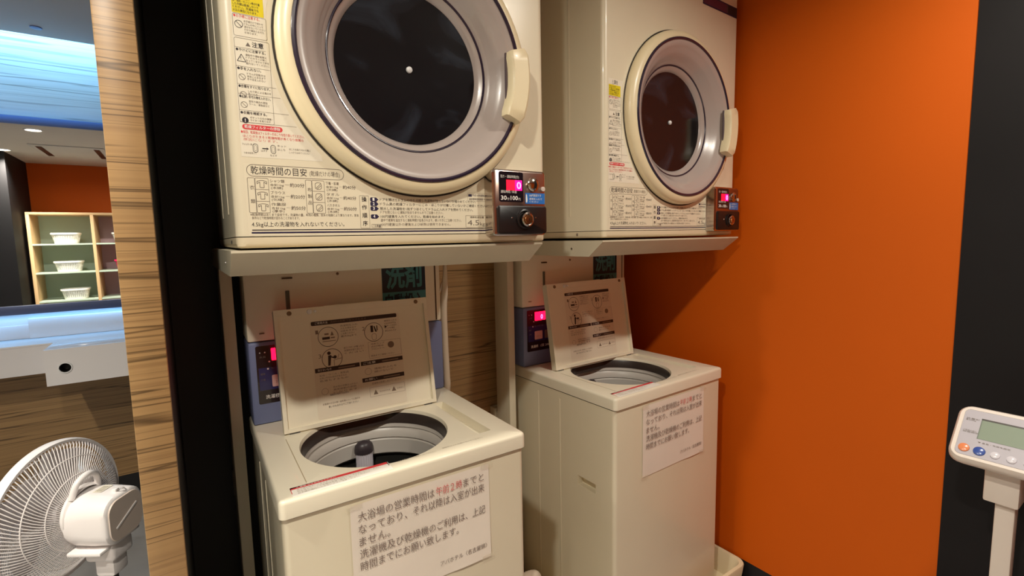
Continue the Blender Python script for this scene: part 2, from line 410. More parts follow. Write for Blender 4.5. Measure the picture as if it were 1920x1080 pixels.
    s.text(.5075, .0865, '100', .0098, 'ink_white', 2, width=.0185, bold=.02); s.text(.5275, .0868, '円', .005, 'ink_white', 2)
    s.build('display', box)
    s = Sheet((0, Y, 0), (1, 0, 0), (0, 0, 1), (0, -1, 0), .0004)
    s.rect(.5455, .0805, .5975, .1035, 'label_blue', 1); s.poly([(.547, .083), (.5495, .083), (.551, .089), (.5495, .100), (.5475, .101), (.5465, .092)], 'ink_white', 2)
    s.text(.556, .0955, '100円専用です', .005, 'ink_white', 2, width=.032); s.text(.556, .0885, '硬貨を入れて', .0042, 'ink_white', 2, width=.034); s.text(.556, .0828, 'ください', .0038, 'ink_white', 2, width=.024)
    s.build('coin_label', box)
    b = B(); b.lathe([(.0150, -.0302), (.0150, -.0330), (.0125, -.0355), (.006, -.0375), (.0001, -.0380)], 'chrome', (.5665, 0, .1215), n=32); b.box((.5655, -.0395, .1145), (.5675, -.037, .1285), 'black_plastic'); b.build('coin_slot', box)
    b = B(); b.lathe([(.0052, -.0302), (.0050, -.0330), (.0001, -.0336)], 'fan_cap', (.5925, 0, .1130), n=20); b.build('return_button', box)
    b = B(); lpk = rrect(.4725, .0165, .5990, .0755, .006); lpi = rrect(.4745, .0185, .5970, .0735, .005)
    b.loft([[(x, y, z) for x, z in l] for l, y in ((lpk, -.0301), (lpk, -.0340), (lpi, -.0355))], 'black_plastic', cap1=True); lk = b.build('lock_plate', box)
    b = B()
    b.lathe([(.0215, -.0356), (.0212, -.0385), (.0185, -.0395), (.0165, -.0375)], 'black_plastic', (.5400, 0, .0475), n=32)
    b.lathe([(.0160, -.0360), (.0150, -.0430), (.0125, -.0445), (.0100, -.0435)], 'chrome', (.5430, 0, .0465), n=32)
    b.lathe([(.0098, -.0436), (.0090, -.0455), (.0001, -.0460)], 'brass', (.5440, 0, .0465), n=24); b.box((.5434, -.0468, .0440), (.5446, -.0458, .0490), 'black_plastic')
    for x in (.507, .568): b.lathe([(.0022, -.0356), (.0015, -.0372), (.0001, -.0376)], 'chrome', (x, 0, .0500), n=12)
    b.build('lock_cylinder', lk)
    # printed sheets
    sheet_caution(T); sheet_times(T)
    s = Sheet((0, 0, 0), (1, 0, 0), (0, 0, 1), (0, -1, 0))
    s.rect(.425, .690, .613, .722, 'ink_navy', 1); s.rect(.428, .694, .555, .718, 'maroon', 2); s.rect(.5560, .695, .5585, .717, 'ink_grey', 3); s.rect(.560, .694, .610, .718, 'ink_black', 2)
    s.build('logo_strip', T)
    return T
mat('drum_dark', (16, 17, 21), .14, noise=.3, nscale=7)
_n = MATS['drum_dark'].node_tree                     # cloudy glossy reflections painted into the dark plate's colour
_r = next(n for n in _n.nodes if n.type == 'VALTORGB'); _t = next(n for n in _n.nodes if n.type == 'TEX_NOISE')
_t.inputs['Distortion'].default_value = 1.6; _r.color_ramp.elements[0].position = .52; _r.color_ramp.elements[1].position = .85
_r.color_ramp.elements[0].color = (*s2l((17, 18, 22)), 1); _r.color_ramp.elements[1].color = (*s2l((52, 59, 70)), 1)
mat('maroon', (92, 44, 64), .4)
def sheet_caution(T):
    s = Sheet((0, 0, 0), (1, 0, 0), (0, 0, 1), (0, -1, 0)); K, G, R_ = 'ink_black', 'ink_grey', 'ink_red'
    def edge(z, off=.256):                           # the slanted right edge follows the door
        d = off**2-(z-RC[1])**2
        return RC[0]-math.sqrt(max(d, 0)) if d > 0 else .2
    rows = [.408-.262*i/24 for i in range(25)]
    left = [(.0155, z) for z in reversed(rows)]; right = [(min(edge(z), .143), z) for z in rows]
    for (z0, z1) in zip(rows, rows[1:]): s.poly([(.0165, z0), (.0165, z1), (min(edge(z1), .14), z1), (min(edge(z0), .14), z0)], 'sticker_white', 1)
    s.rect(.018, .3655, .0625, .393, 'sticker_yellow', 2); s.text(.030, .3955, '⚠警告', .0085, K, 2, width=.022)
    for i, (t, w) in enumerate((('引火のおそれあり', .024), ('油・溶剤・ガソリン等が付着', .038), ('した衣類は乾燥しないで', .036), ('ください。洗濯後でも', .036), ('火災の原因になります。', .034))): s.text(.0195, .3885-.0048*i-.002, t, .0034, K, 3, width=w)
    s.frame(.018, .331, .0655, .3645, .003, .0005, G, 2)
    s.text(.0195, .3588, '●お子様に注意する。', .0042, R_, 2, width=.037)
    s.ring(.0262, .3490, .0058, .0008, K); s.line(.0222, .353, .0302, .345, .0008, K)
    for i in range(5): s.text(.0335, .3530-.0042*i, ('お子様だけで使わせ', 'ドラムの中に入って', '遊ばせないでください', 'けがや事故のおそれ', 'があります。')[i], .003, G, 2, width=(.027, .027, .03, .028, .018)[i])
    s.frame(.0178, .1995, .0675, .3285, .003, .0005, G, 2)
    for z in (.3140, .2855, .2585, .2435, .2185, .2): s.line(.018, z, min(edge(z, .258), .104), z, .0004, G)
    s.poly([(.0335, .3175), (.0405, .3175), (.037, .3235)], G, 2); s.text(.0425, .3170, '注意', .0072, K, 2, width=.0165, bold=.015)
    def warn(z, head, lines, icon):
        s.text(.0195, z, head, .0040, K, 2, width=min(len(head)*.0042, .045), bold=.01)
        for i, t in enumerate(lines): s.text(.0325, z-.0062-.0042*i, t, .003, G, 2, width=min(len(t)*.0033, .036+.004*i))
        cz = z-.0105
        if icon == 't': 
            for p, q in (((.0205, cz-.005), (.0325, cz-.005)), ((.0325, cz-.005), (.0265, cz+.006)), ((.0265, cz+.006), (.0205, cz-.005))): s.line(*p, *q, .0009, K)
            s.text(.0253, cz-.0035, '!', .006, K)
        elif icon == 'n': s.ring(.0255, cz, .0048, .0007, G); s.line(.0222, cz+.0033, .0288, cz-.0033, .0007, G)
        else: s.disc(.0255, cz+.001, .0047, K); s.text(.0246, cz-.0024, '!', .006, 'ink_white', 3, bold=.03)
    warn(.3085, '●やけどに注意する。', ('運転中や運転直後は', 'ドアのガラスが熱く', 'なっていますので手を', '触れないでください。'), 't')
    warn(.2800, '●手を入れない。', ('ドラムが回転中は', '完全に止まるまで', '手や足を入れない'), 'n')
    warn(.2530, '●衣類をすぐに取り出す。', ('しわや熱による傷みを', '防ぐため'), 'n')
    warn(.2375, '●水洗い不可の物を入れない。', ('変形や縮みの原因', 'ウール・革製品など'), 'n')
    warn(.2125, '●衣類を確認する。', ('ポケットの中の硬貨・', 'ライターを取り出す'), 'i')
    s.rr(.0205, .1890, .0790, .1970, .0038, R_, 2); s.text(.0235, .1908, '乾燥フィルターの掃除', .0044, 'ink_white', 3, width=.052, bold=.01)
    s.text(.0180, .1825, '●毎回、乾燥後はフィルターのほこりを取り除いてください。', .0042, R_, 2, width=.094)
    s.text(.0205, .1765, 'ほこりがたまると乾燥時間が長くなり故障の', .0038, R_, 2, width=.090); s.text(.0205, .1712, '原因になります。', .0038, 'ink_pink', 2, width=.05)
    for x in (.037, .063): s.frame(x-.0038, .1535, x+.0038, .1675, .0035, .0007, K); s.frame(x-.002, .156, x+.002, .165, .002, .0004, G)
    s.rect(.0468, .1600, .0535, .1616, K, 2); s.poly([(.0535, .1588), (.0565, .1608), (.0535, .1628)], K, 2)
    for x, z, t, w in ((.0185, .1640, 'フィルター枠', .014), (.020, .1505, 'つまみを持って', .018), (.0450, .1555, 'はずす', .009), (.069, .1650, 'ネット', .014), (.069, .1590, 'ほこり', .012), (.058, .1490, 'もどす', .010), (.087, .1610, 'ほこりを取り元の位置に', .034), (.087, .1560, 'しっかりはめてください', .032)): s.text(x, z, t, .003, G, 2, width=w)
    s.build('caution_sheet', T)
def sheet_times(T):
    s = Sheet((0, 0, 0), (1, 0, 0), (0, 0, 1), (0, -1, 0)); K, G, NV = 'ink_black', 'ink_grey', 'ink_navy'
    s.poly([(.0180, .0200), (.4710, .0200), (.4710, .1040), (.4150, .1040), (.3600, .0905), (.2250, .0910), (.1750, .1360), (.0180, .1360)], 'sticker_clear', 1)
    s.frame(.0215, .1155, .1740, .1345, .0090, .0008, G)
    s.text(.0275, .1190, '乾燥時間の目安', .0115, K, 2, width=.0850); s.text(.1170, .1205, '(乾燥だけの場合)', .0078, G, 2, width=.0500)
    for x0, cols, lab in ((.0215, (.0325, .0525), '衣類'), (.1090, (.1195, .1400), '布製品')):
        s.frame(x0, .0570, cols[0], .1135, .002, .0006, G); s.frame(cols[0], .0570, cols[1], .1135, .002, .0006, G)
        for z in (.0760, .0950): s.line(cols[0], z, cols[1], z, .0006, G)
        for q, ch in enumerate(lab): s.text(x0+.0030, (.0945, .0725)[q] if len(lab) == 2 else .0940-.0110*q, ch, .0058, G)
    def shirt(x, z):
        for p, q in (((-.003, -.006), (-.003, .003)), ((.003, -.006), (.003, .003)), ((-.003, .003), (-.007, .0)), ((.003, .003), (.007, 0)), ((-.003, -.006), (.003, -.006)), ((-.002, .0055), (.002, .0055)), ((-.002, .0055), (-.007, .004)), ((.002, .0055), (.007, .004)), ((-.007, 0), (-.007, .004)), ((.007, 0), (.007, .004))): s.line(x+p[0], z+p[1], x+q[0], z+q[1], .0008, G)
    for z in (.1040, .0855, .0665): shirt(.0425, z)
    for i, z in enumerate((.1040, .0855, .0665)):
        s.frame(.1245, z-.006, .1355, z+.006, .004, .0008, G); s.line(.126, z-.004, .134, z+.004, .0008, G); s.line(.128, z-.005, .1345, z+.001, .0007, G)
    L = (('シャツ類', '約30分', '(木綿)'), ('ブラウス', '約20分', '(化繊)'), ('作業服', '約50分', '(厚手)')); Rr = (('下着・肌着', '約40分', '(木綿)'), ('タオル', '約40分', '(木綿)'), ('バスタオル', '約50分', '(木綿)'))
    for i, z in enumerate((.1040, .0850, .0660)):
        for x, xm, rows in ((.0545, .0845, L), (.1425, .1710, Rr)):
            s.text(x, z+.0028, rows[i][0], .0046, G, 2, width=.0220); s.text(x, z-.0030, '合計1kg', .0036, G, 2, width=.0205); s.text(x+.001, z-.0080, rows[i][2], .0038, G, 2, width=.0180)
            s.text(xm, z-.0035, rows[i][1], .0058, G, 2, width=.0230, bold=.01); s.line(x+.0225, z, xm-.001, z, .0003, G)
    s.text(.0225, .0520, '※乾燥時間はあくまで目安です。洗濯物の量、布地の種類、脱水の程度により異なります。室温', .0040, G, 2, width=.1740)
    s.text(.0245, .0465, '条件などで乾燥時間が変わることがあります。', .0040, G, 2, width=.0720)
    s.text(.0235, .0345, '4.5kg以上の洗濯物を入れないでください。', .0072, K, 2, width=.1470)
    s.rect(.0235, .0285, .4690, .0300, K, 2); s.rect(.0225, .0235, .4690, .0262, NV, 2)
    s.frame(.1995, .0310, .2165, .0900, .001, .0005, G)
    for q, ch in enumerate('操作順序'): s.text(.2035, .0790-.0145*q, ch, .0078, K, 2, width=.0090, bold=.01)
    steps = ((.0805, '1'), (.0725, '2'), (.0640, '3'), (.0495, '4'))
    for z, n in steps:
        s.rr(.2190, z-.0010, .2320, z+.0068, .0025, NV, 2); s.poly([(.2300, z-.0010), (.2345, z+.0029), (.2300, z+.0068)], NV, 2); s.text(.2235, z+.0003, n, .0058, 'ink_white', 3, width=.0035, bold=.03)
    for z, t, w, m_ in ((.0810, 'ドアを開けてドラムの中を点検し洗濯物が残っていないか確かめてください。', .2040, K), (.0730, 'ドラム奥の乾燥フィルターにごみ・ほこりが付着していないかご確認ください。', .2280, K), (.0645, '脱水した洗濯物を1枚ずつほぐしてドラムに入れドアを閉めてください。', .1960, K), (.0578, 'ドアを閉じないと運転が始まりませんのでご注意ください。', .1280, G), (.0500, '100円硬貨を入れてください。乾燥を始めます。', .1310, K), (.0430, '途中で硬貨を追加すると運転時間が延長されます。使いすぎにご注意ください。', .1680, G), (.0350, '100円硬貨以外の硬貨および紙幣は使用できません。', .1440, G)): s.text(.2370, z, t, .0048, m_, 2, width=w)
    s.frame(.2195, .0315, .2385, .0385, .001, .0004, G); s.rect(.233, .0325, .2365, .0372, G, 2); s.text(.2210, .0328, 'ご注意', .0042, G, 2, width=.0115)
    s.frame(.4215, .0850, .4690, .1020, .001, .0004, G); s.rect(.4235, .0945, .4315, .0995, NV, 2); s.text(.4325, .0948, '平成16年度製造', .0042, NV, 2, width=.0330); s.text(.4250, .0872, '設計標準使用期間 7年', .0040, NV, 2, width=.0400)
    s.frame(.4155, .0315, .4680, .0560, .001, .0005, G); s.text(.4260, .0500, '標準乾燥容量', .0038, G, 2, width=.0330); s.text(.4200, .0345, '4.5', .0125, G, 2, width=.0270); s.text(.4490, .0345, 'kg', .0080, G, 2, width=.0120)
    s.build('instruction_sheet', T)
dryer = make_dryer()
d2 = copy_tree(dryer); d2.location = (.815, .0365, 1.261); d2.rotation_euler = (0, 0, .0298)
tag(d2, 'cream coin operated tumble dryer beside the orange wall, seen from its left', 'tumble dryer')

# ------------------------------------------------------------------ dryer stands
def make_stand():
    T = thing('dryer_stand', (0, 0, 0), 0, 'cream steel shelf stand under the dryer nearest the striped pillar', 'stand', 'steel dryer stands')
    x0, x1, z0, z1 = -.040, .582, 1.211, 1.2545
    b = B()
    top = [(x0, .0, z1), (x1, .0, z1), (x1, .575, z1), (x0, .575, z1)]; bot = [(x0, .052, z0), (x1, .052, z0), (x1, .575, z0), (x0, .575, z0)]
    t2 = [(x0, .0, z1-.004), (x1, .0, z1-.004), (x1, .575, z1-.004), (x0, .575, z1-.004)]
    b.loft([top, t2, bot], 'stand_paint', smooth=False, cap0=True, cap1=True)
    for x in (x0, x1): b.lathe([(.003, -.0018), (.003, .0018)], 'steel', (x, .12, 1.232), axis='x', n=10, cap0=True, cap1=True)
    b.build('shelf', T)
    b = B(); px = x0+.005; b.box((px, .448, 0), (px+.026, .530, z0+.001), 'stand_paint', bev=.002); b.build('post', T)
    b = B(); b.box((px, .545, .60), (px+.026, .578, .66), 'stand_paint', bev=.002); b.box((px+.004, .528, .61), (px+.022, .550, .65), 'stand_paint'); b.build('wall_bracket', T)
    return T
st = make_stand()
st2 = copy_tree(st); st2.location = (.8405, .0265, 0)
for ch in [o for o in SC.objects if o.parent == st2 and o.name.startswith('post')]: ch.location.x -= .024
for ch in [o for o in SC.objects if o.parent == st2]:
    if ch.name.startswith('post') or ch.name.startswith('wall_bracket'): ch.location.y -= .0265
    if ch.name.startswith('wall_bracket'): ch.location.x -= .024
tag(st2, 'cream steel shelf stand under the dryer beside the orange wall', 'stand')

# ------------------------------------------------------------------ washing machines
WW, WD, ZT = .52, .40, .82
def make_washer():
    T = thing('washing_machine', (0, 0, 0), -.0178, 'cream top loading coin washer with raised lid and large readable notice, nearest the striped pillar', 'washing machine', 'coin washing machines')
    # body
    b = B(); r = .012
    x0, x1, y0, y1, zb, zt = .004, WW-.004, .006, .52, .04, .7825
    pts = rrect(x0, y0, x1, y1, r, 5)
    front_left = pts
    # vertical skin, left side pierced by the carrying recess
    n = len(pts)
    for i in range(n):
        (xa, ya), (xb, yb) = pts[i], pts[(i+1) % n]
        if abs(xa-x0) < 1e-5 and abs(xb-x0) < 1e-5 and abs(ya-yb) > .1:
            hole = [(x0, .080, .513), (x0, .156, .513), (x0, .156, .541), (x0, .080, .541)]
            b.fill([(x0, y1-r, zb), (x0, y0+r, zb), (x0, y0+r, zt), (x0, y1-r, zt)], [hole], 'cream_enamel')
            inner = [(x0+.022, y, z-.003) for _, y, z in hole]
            b.loft([hole, inner], 'cream_enamel', smooth=False); b.face(inner, 'cream_enamel')
        else:
            f = b.face([(xa, ya, zb), (xb, yb, zb), (xb, yb, zt), (xa, ya, zt)], 'cream_enamel', True)
    b.face([(x, y, zb) for x, y in pts], 'cream_enamel')
    for y in (.237, .345):
        for x in (x0, x1): b.box((x-.0012, y-.003, .06), (x+.0012, y+.003, .76), 'cream_enamel', bev=.001)
    gap = rrect(x0+.005, y0+.005, x1-.005, y1-.005, r, 5)
    b.loft([[(x, y, zt) for x, y in pts], [(x, y, zt-.0005) for x, y in gap], [(x, y, zt+.004) for x, y in gap]], 'dark_gap', smooth=False)
    b.build('body', T)
    # deck with the D shaped opening
    b = B(); cx, cy, R = .234, .196, .164
    hole = [(cx+R*math.cos(2*PI*i/72), min(cy+R*math.sin(2*PI*i/72), .342)) for i in range(72)]
    D1 = .52
    def lp(d, z, rr_=.012): return [(x, y, z) for x, y in rrect(d, d, WW-d, D1-d, max(rr_-d, .003), 5)]
    b.loft([lp(.008, .7856), lp(0, .7862), lp(0, .8125), lp(.0008, .8158), lp(.0026, .8185), lp(.0058, ZT)], 'cream_light', cap0=False)
    outer = lp(.0058, ZT)
    groove = [(.4235, .062, ZT), (.4615, .062, ZT), (.4430, .300, ZT), (.4235, .300, ZT)]
    groove = [(.4240, .060, ZT), (.4620, .060, ZT), (.4560, .310, ZT), (.4300, .310, ZT)]
    b.fill(outer, [[(x, y, ZT) for x, y in hole], groove], 'cream_light')
    gi = [(x+(.001 if i in (0, 3) else -.003), y+(.004 if i < 2 else -.002), ZT-.020) for i, (x, y, z) in enumerate(groove)]
    b.loft([groove, gi], 'cream_light', smooth=False); b.face(gi, 'cream_light')
    hl = lambda k, z: [(cx+(x-cx)*k, cy+(y-cy)*k, z) for x, y in hole]
    b.loft([hl(1, ZT), hl(.992, ZT-.003), hl(.985, ZT-.008)], 'cream_light')
    b.line = None
    b.box((.0545, .050, ZT-.0002), (.0560, .290, ZT+.0003), 'trim_line')
    deck = b.build('top_deck', T)
    # tub
    b = B()
    b.loft([hl(.985, ZT-.008), hl(.972, ZT-.012), hl(.955, ZT-.034)], 'tub_collar')
    c = (cx, cy)
    def cl(r_, z): return [(c[0]+r_*math.cos(2*PI*i/72), c[1]+r_*math.sin(2*PI*i/72), z) for i in range(72)]
    b.loft([cl(.168, ZT-.036), cl(.158, ZT-.034), cl(.156, ZT-.044), cl(.159, ZT-.048), cl(.154, ZT-.054), cl(.152, ZT-.070), cl(.156, ZT-.073), cl(.1525, ZT-.077), cl(.1520, ZT-.112), cl(.158, ZT-.118)], 'balancer_grey')
    b.loft([cl(.158, ZT-.118), cl(.166, ZT-.12), cl(.166, ZT-.36), cl(.15, ZT-.38)], 'tub_steel'); b.face(cl(.15, ZT-.38), 'tub_steel')
    tub = b.build('wash_tub', T)
    b = B(); b.lathe([(.12, ZT-.378), (.11, ZT-.365), (.05, ZT-.35), (.035, ZT-.33), (.0001, ZT-.325)], 'balancer_grey', (cx, cy, 0), axis='z', n=36)
    for q in range(3):
        a = q*2*PI/3; b.box((cx-.012+.06*math.cos(a), cy-.012+.06*math.sin(a), ZT-.37), (cx+.012+.06*math.cos(a), cy+.012+.06*math.sin(a), ZT-.34), 'balancer_grey', bev=.005)
    b.build('pulsator', tub)
    b = B(); fx, fy = .243, .338; a_ = lambda t: (fx+.021*math.cos(t), fy+.004-.019*math.sin(t))
    b.loft([[(*a_(PI*i/12), z) for i in range(13)] for z in (ZT-.140, ZT-.098, ZT-.090)], 'filter_white', closed=False)
    for i in range(1, 12): b.tube([(*a_(PI*i/12), ZT-.139), (*a_(PI*i/12), ZT-.098)], .0013, 'filter_white', 5)
    b.loft([[(fx+.024*k*math.cos(PI*i/12), fy+.004-.022*k*math.sin(PI*i/12), z) for i in range(13)] for k, z in ((1, ZT-.098), (1, ZT-.088), (.92, ZT-.078), (.6, ZT-.070), (.05, ZT-.067))], 'filter_cap', closed=False)
    b.build('lint_filter', tub)
    # lid, hinged open
    b = B(); LW, LH = .383, .288
    b.M = Matrix.Translation((.056, .316, ZT+.003)) @ Matrix.Rotation(math.radians(-9.5), 4, 'X')
    o_ = [(0, 0), (LW, 0), (LW, LH-.003), (LW-.004, LH)]+[(.262, LH), (.258, LH+.002), (.118, LH+.002), (.114, LH)]+[(.004, LH), (0, LH-.003)]
    b.prism(o_, .0035, .018, 'cream_light', axis='y')
    w = .009
    fo = [(0, .0035, 0), (LW, .0035, 0), (LW, .0035, LH), (0, .0035, LH)]; fi = [(w, .0035, w), (LW-w, .0035, w), (LW-w, .0035, LH-.016), (w, .0035, LH-.016)]
    fo2 = [(x, -.0045, z) for x, _, z in fo]; fi2 = [(x, -.0045, z) for x, _, z in fi]
    for A, C_ in ((fo, fo2), (fi, fi2), (fo2, fi2)): b.loft([A, C_], 'cream_light', smooth=False)
    b.tube([(.02, .004, -.002), (LW-.02, .004, -.002)], .0045, 'cream_light', 8)
    lid = b.build('lid', T)
    LM = Matrix.Translation((.056, .316, ZT+.003)) @ Matrix.Rotation(math.radians(-9.5), 4, 'X')
    for nm, m_, x, rr_, y_ in (('lid_catch', 'white_metal', .079, .006, -.005), ('lid_screw', 'white_metal', .092, .0035, -.005), ('lid_bumper', 'brown_plug', .034, .0055, -.0046), ('lid_bumper', 'brown_plug', .352, .0055, -.0046)):
        b = B(); b.M = LM; b.lathe([(rr_, y_), (rr_*.92, y_-.002), (.0001, y_-.0028)], m_, (x, 0, LH-.010), n=16); b.build(nm, lid)
    for x in (.012, LW-.035):
        b = B(); b.M = LM; b.box((x, -.003, -.006), (x+.023, .012, .004), 'grey_dark', bev=.002); b.build('lid_hinge', lid)
    s = lid_sheet(); s.build('lid_label', lid)
    # console
    b = B(); yc = .420
    b.box((.003, yc, ZT+.0005), (WW-.006, .53, 1.0255), 'console_blue', bev=.006); con = b.build('control_console', T)
    s = Sheet((0, yc, 0), (1, 0, 0), (0, 0, 1), (0, -1, 0), .0005)
    s.rr(.0185, .872, .150, 1.0165, .004, 'display_black', 1); s.rect(.0225, .906, .146, .962, 'display_navy', 2)
    s.rr(.0525, .978, .100, 1.0085, .002, 'led_glow', 2); s.text(.078, .981, '0', .018, 'led_pink', 3, width=.010, bold=.02)
    for x, z, r_ in ((.0275, 1.000, .0013), (.0385, 1.000, .0018), (.047, .976, .0022), (.0430, .9585, .0022)): s.disc(x, z, r_, 'ink_white', 3)
    for x, z, t, w, m_ in ((.026, .9865, '水量', .014, 'ink_grey'), (.052, .9745, '運転時間(分)', .03, 'ink_grey'), (.050, .9565, '洗い・すすぎ・脱水', .04, 'ink_grey'), (.026, .944, '標準', .010, 'ink_grey'), (.026, .930, '少量', .010, 'ink_grey')): s.text(x, z, t, .0045, m_, 3, width=w)
    s.rr(.0505, .912, .085, .9415, .003, 'button_peach', 3); s.text(.058, .920, 'スタート', .006, 'ink_grey', 4, width=.02); s.rr(.095, .912, .135, .9415, .003, 'ink_grey', 3)
    s.text(.034, .8835, '洗濯機', .0085, 'ink_white', 2, width=.032, bold=.01); s.text(.075, .8835, '1回 200円', .0085, 'ink_white', 2, width=.055)
    s.build('display', con)
    b = B(); b.box((.003, yc+.004, 1.0265), (WW-.006, .53, 1.240), 'cream_light', bev=.006)
    b.box((WW-.0245, yc+.0030, 1.030), (WW-.0205, yc+.0045, 1.235), 'dark_line'); pan = b.build('upper_panel', T)
    b = B(); b.box((.094, yc+.0015, 1.085), (.1035, yc+.006, 1.147), 'grey_green', bev=.0015); b.build('lid_stop', pan)
    b = B(); b.box((.088, yc+.001, 1.176), (.112, yc+.006, 1.180), 'dark_line'); b.build('slot', pan)
    b = B(); b.lathe([(.004, .0005), (.003, -.0025), (.0001, -.003)], 'brown_plug', (.222, yc+.004, 1.182), n=12); b.build('screw', pan)
    b = B(); b.box((.030, yc+.001, 1.045), (.041, yc+.006, 1.047), 'brown_plug'); b.build('mark', pan)
    s = Sheet((0, yc+.004, 0), (1, 0, 0), (0, 0, 1), (0, -1, 0), .0004)
    s.rect(.339, 1.0605, .467, 1.2160, 'sign_teal', 1); s.rect(.3395, 1.1215, .4665, 1.2155, 'sign_navy', 2)
    s.text(.350, 1.1330, '洗剤', .062, 'sign_teal', 3, width=.106, bold=.03); s.text(.346, 1.0740, '自動投入', .036, 'sign_navy', 3, width=.115, bold=.03)
    s.build('detergent_sign', pan)
    # red warning label on the deck
    s = Sheet((0, 0, ZT), (1, 0, 0), (0, 1, 0), (0, 0, 1), .0003)
    s.rect(.025, .0065, .2075, .0430, 'label_white', 1); s.rect(.025, .0345, .2060, .0430, 'ink_red', 2)
    s.text(.035, .0365, '⚠警告 必ずお守りください', .0045, 'ink_white', 3, width=.07); s.rect(.025, .018, .0262, .0430, 'ink_red', 2); s.rect(.2050, .0260, .2065, .0430, 'maroon', 2)
    for i in range(3): s.text(.035, .0275-.0068*i, ('脱水槽が完全に止まるまで中の洗濯物などに手を触れないでください。', '防水性のシートや衣類は洗濯・脱水しないでください。', 'お子様が槽内に入らないようご注意ください。')[i], .0042, 'ink_pale', 2, width=(.155, .13, .11)[i])
    s.text(.225, .0290, 'ふたを閉めてから硬貨を入れてください。', .0048, 'ink_pale', 1, width=.085); s.text(.325, .0330, '運転中はふたを開けないでください。', .0048, 'ink_pale', 1, width=.10)
    s.build('warning_label', T)
    return T
mat('trim_line', (170, 154, 124), .5); mat('brown_plug', (120, 92, 62), .5); mat('dark_line', (84, 60, 36), .6); mat('grey_green', (96, 100, 88), .5)
mat('button_peach', (214, 176, 168), .4); mat('ink_pale', (176, 166, 150), .5); mat('lid_paper', (224, 212, 190), .5); mat('ink_brown', (52, 38, 32), .5); mat('ink_midbrown', (128, 108, 90), .5)
def lid_sheet():
    s = Sheet((0, 0, 0), (1, 0, 0), (0, 0, 1), (0, -1, 0), .0003)
    s.M = Matrix.Translation((.056, .316, ZT+.003)) @ Matrix.Rotation(math.radians(-9.5), 4, 'X') @ Matrix.Translation((-.056, .0033, -ZT-.003))
    K, G = 'ink_brown', 'ink_midbrown'
    s.rr(.134, .838, .359, 1.076, .004, 'lid_paper', 1)
    s.rr(.137, 1.0655, .353, 1.0755, .003, K, 2); s.text(.146, 1.0680, 'ご使用方法', .005, 'ink_white', 3, width=.030); s.text(.182, 1.0682, '洗剤は自動で投入されます', .0045, G, 3, width=.09)
    for a, c_, n in ((.1455, 1.043, '1'), (.259, 1.0385, '2'), (.1475, .984, '3')): s.text(a, c_, n, .011, G, 2, width=.0065)
    for a, c_ in ((.1745, 1.0350), (.2880, 1.0330), (.1790, .9805)): s.ring(a, c_, .0245, .0012, K, 2, 36)
    s.rect(.160, 1.0290, .178, 1.0350, K, 3); s.rect(.180, 1.0305, .190, 1.0335, G, 3); s.rect(.160, 1.0235, .192, 1.0250, G, 3); s.poly([(.180, 1.0375), (.188, 1.0375), (.184, 1.0480)], G, 3); s.rect(.166, 1.040, .176, 1.044, G, 3)
    s.rect(.2805, 1.0330, .2870, 1.0500, K, 3); s.poly([(.2885, 1.0480), (.2915, 1.0480), (.2960, 1.0330), (.2925, 1.0330)], K, 3); s.rect(.2960, 1.036, .2985, 1.049, K, 3); s.frame(.282, 1.012, .294, 1.029, .005, .0008, G, 3)
    s.disc(.1725, .9945, .0042, K, 3); s.poly([(.1680, .9640), (.1735, .9640), (.1775, .9890), (.1700, .9890)], K, 3); s.line(.174, .986, .186, .981, .003, K, 3); s.disc(.1860, .9835, .0040, K, 3); s.line(.182, .976, .201, .979, .0012, G, 3); s.line(.183, .962, .183, .976, .0012, G, 3); s.line(.192, .979, .196, .990, .001, G, 3)
    def para(a, z, lines, w, h=.0042, st_=.0066):
        for i, t in enumerate(lines): s.text(a, z-st_*i, t, h, G, 2, width=w*(1, .92, .97, .8, .9)[i % 5])
    para(.205, 1.0560, ('洗濯物を入れ', 'ふたを閉めます', '※詰めすぎに', 'ご注意ください', '最大5kgまで'), .043)
    para(.318, 1.0560, ('硬貨を入れる', '(200円)', 'スタートが点灯', 'ランプを確認', '約35分'), .034); s.poly([(.318, 1.0390), (.324, 1.0430), (.318, 1.0470)], K, 2)
    para(.209, .9995, ('終了ブザーが鳴ったら', '洗濯物を取り出して', 'ください'), .050)
    s.frame(.270, .966, .360-.003, 1.008, .001, .0005, G, 2); para(.277, 1.000, ('洗剤ランプ', '点灯時は', 'フロントへ'), .036); s.disc(.3300, .9950, .0085, G, 2); s.text(.275, .970, '係員までご連絡ください', .004, G, 2, width=.062)
    for a0, a1, z, t in ((.1365, .2440, .9505, '洗えないもの'), (.2470, .3580, .9505, 'ご注意'), (.2470, .3580, .9080, 'お願い')):
        s.rect(a0, z, a1, z+.0105, K, 2); s.text(a0+.006, z+.0025, t, .0052, 'ink_white', 3, width=.032); s.rect(a0+.055, z+.003, a1-.012, z+.0065, G, 3)
    para(.1450, .9400, ('毛布・ウール・革製品', '水洗い不可の表示があるもの', '色落ちするもの'), .070)
    s.ring(.155, .903, .008, .0006, G, 2); para(.1750, .9080, ('防水性の衣類は入れない', '異常振動の原因', 'になります'), .060)
    s.text(.1660, .8900, '柔軟剤は使用できません', .0045, K, 2, width=.045)
    s.text(.1470, .8700, 'お客様のお忘れ物・紛失等については責任を', .0045, G, 2, width=.090); s.text(.1600, .8620, '負いかねますのでご了承ください', .0045, K, 2, width=.072)
    s.ring(.2640, .9340, .0085, .0006, G, 2); s.text(.2800, .9360, '運転中ふたを', .0045, G, 2, width=.060); s.text(.2800, .9280, '開けないで', .0045, G, 2, width=.050)
    s.text(.2700, .8990, '洗濯物は放置しないでください', .0045, G, 2, width=.078); s.frame(.263, .868, .356, .892, .001, .0005, G, 2)
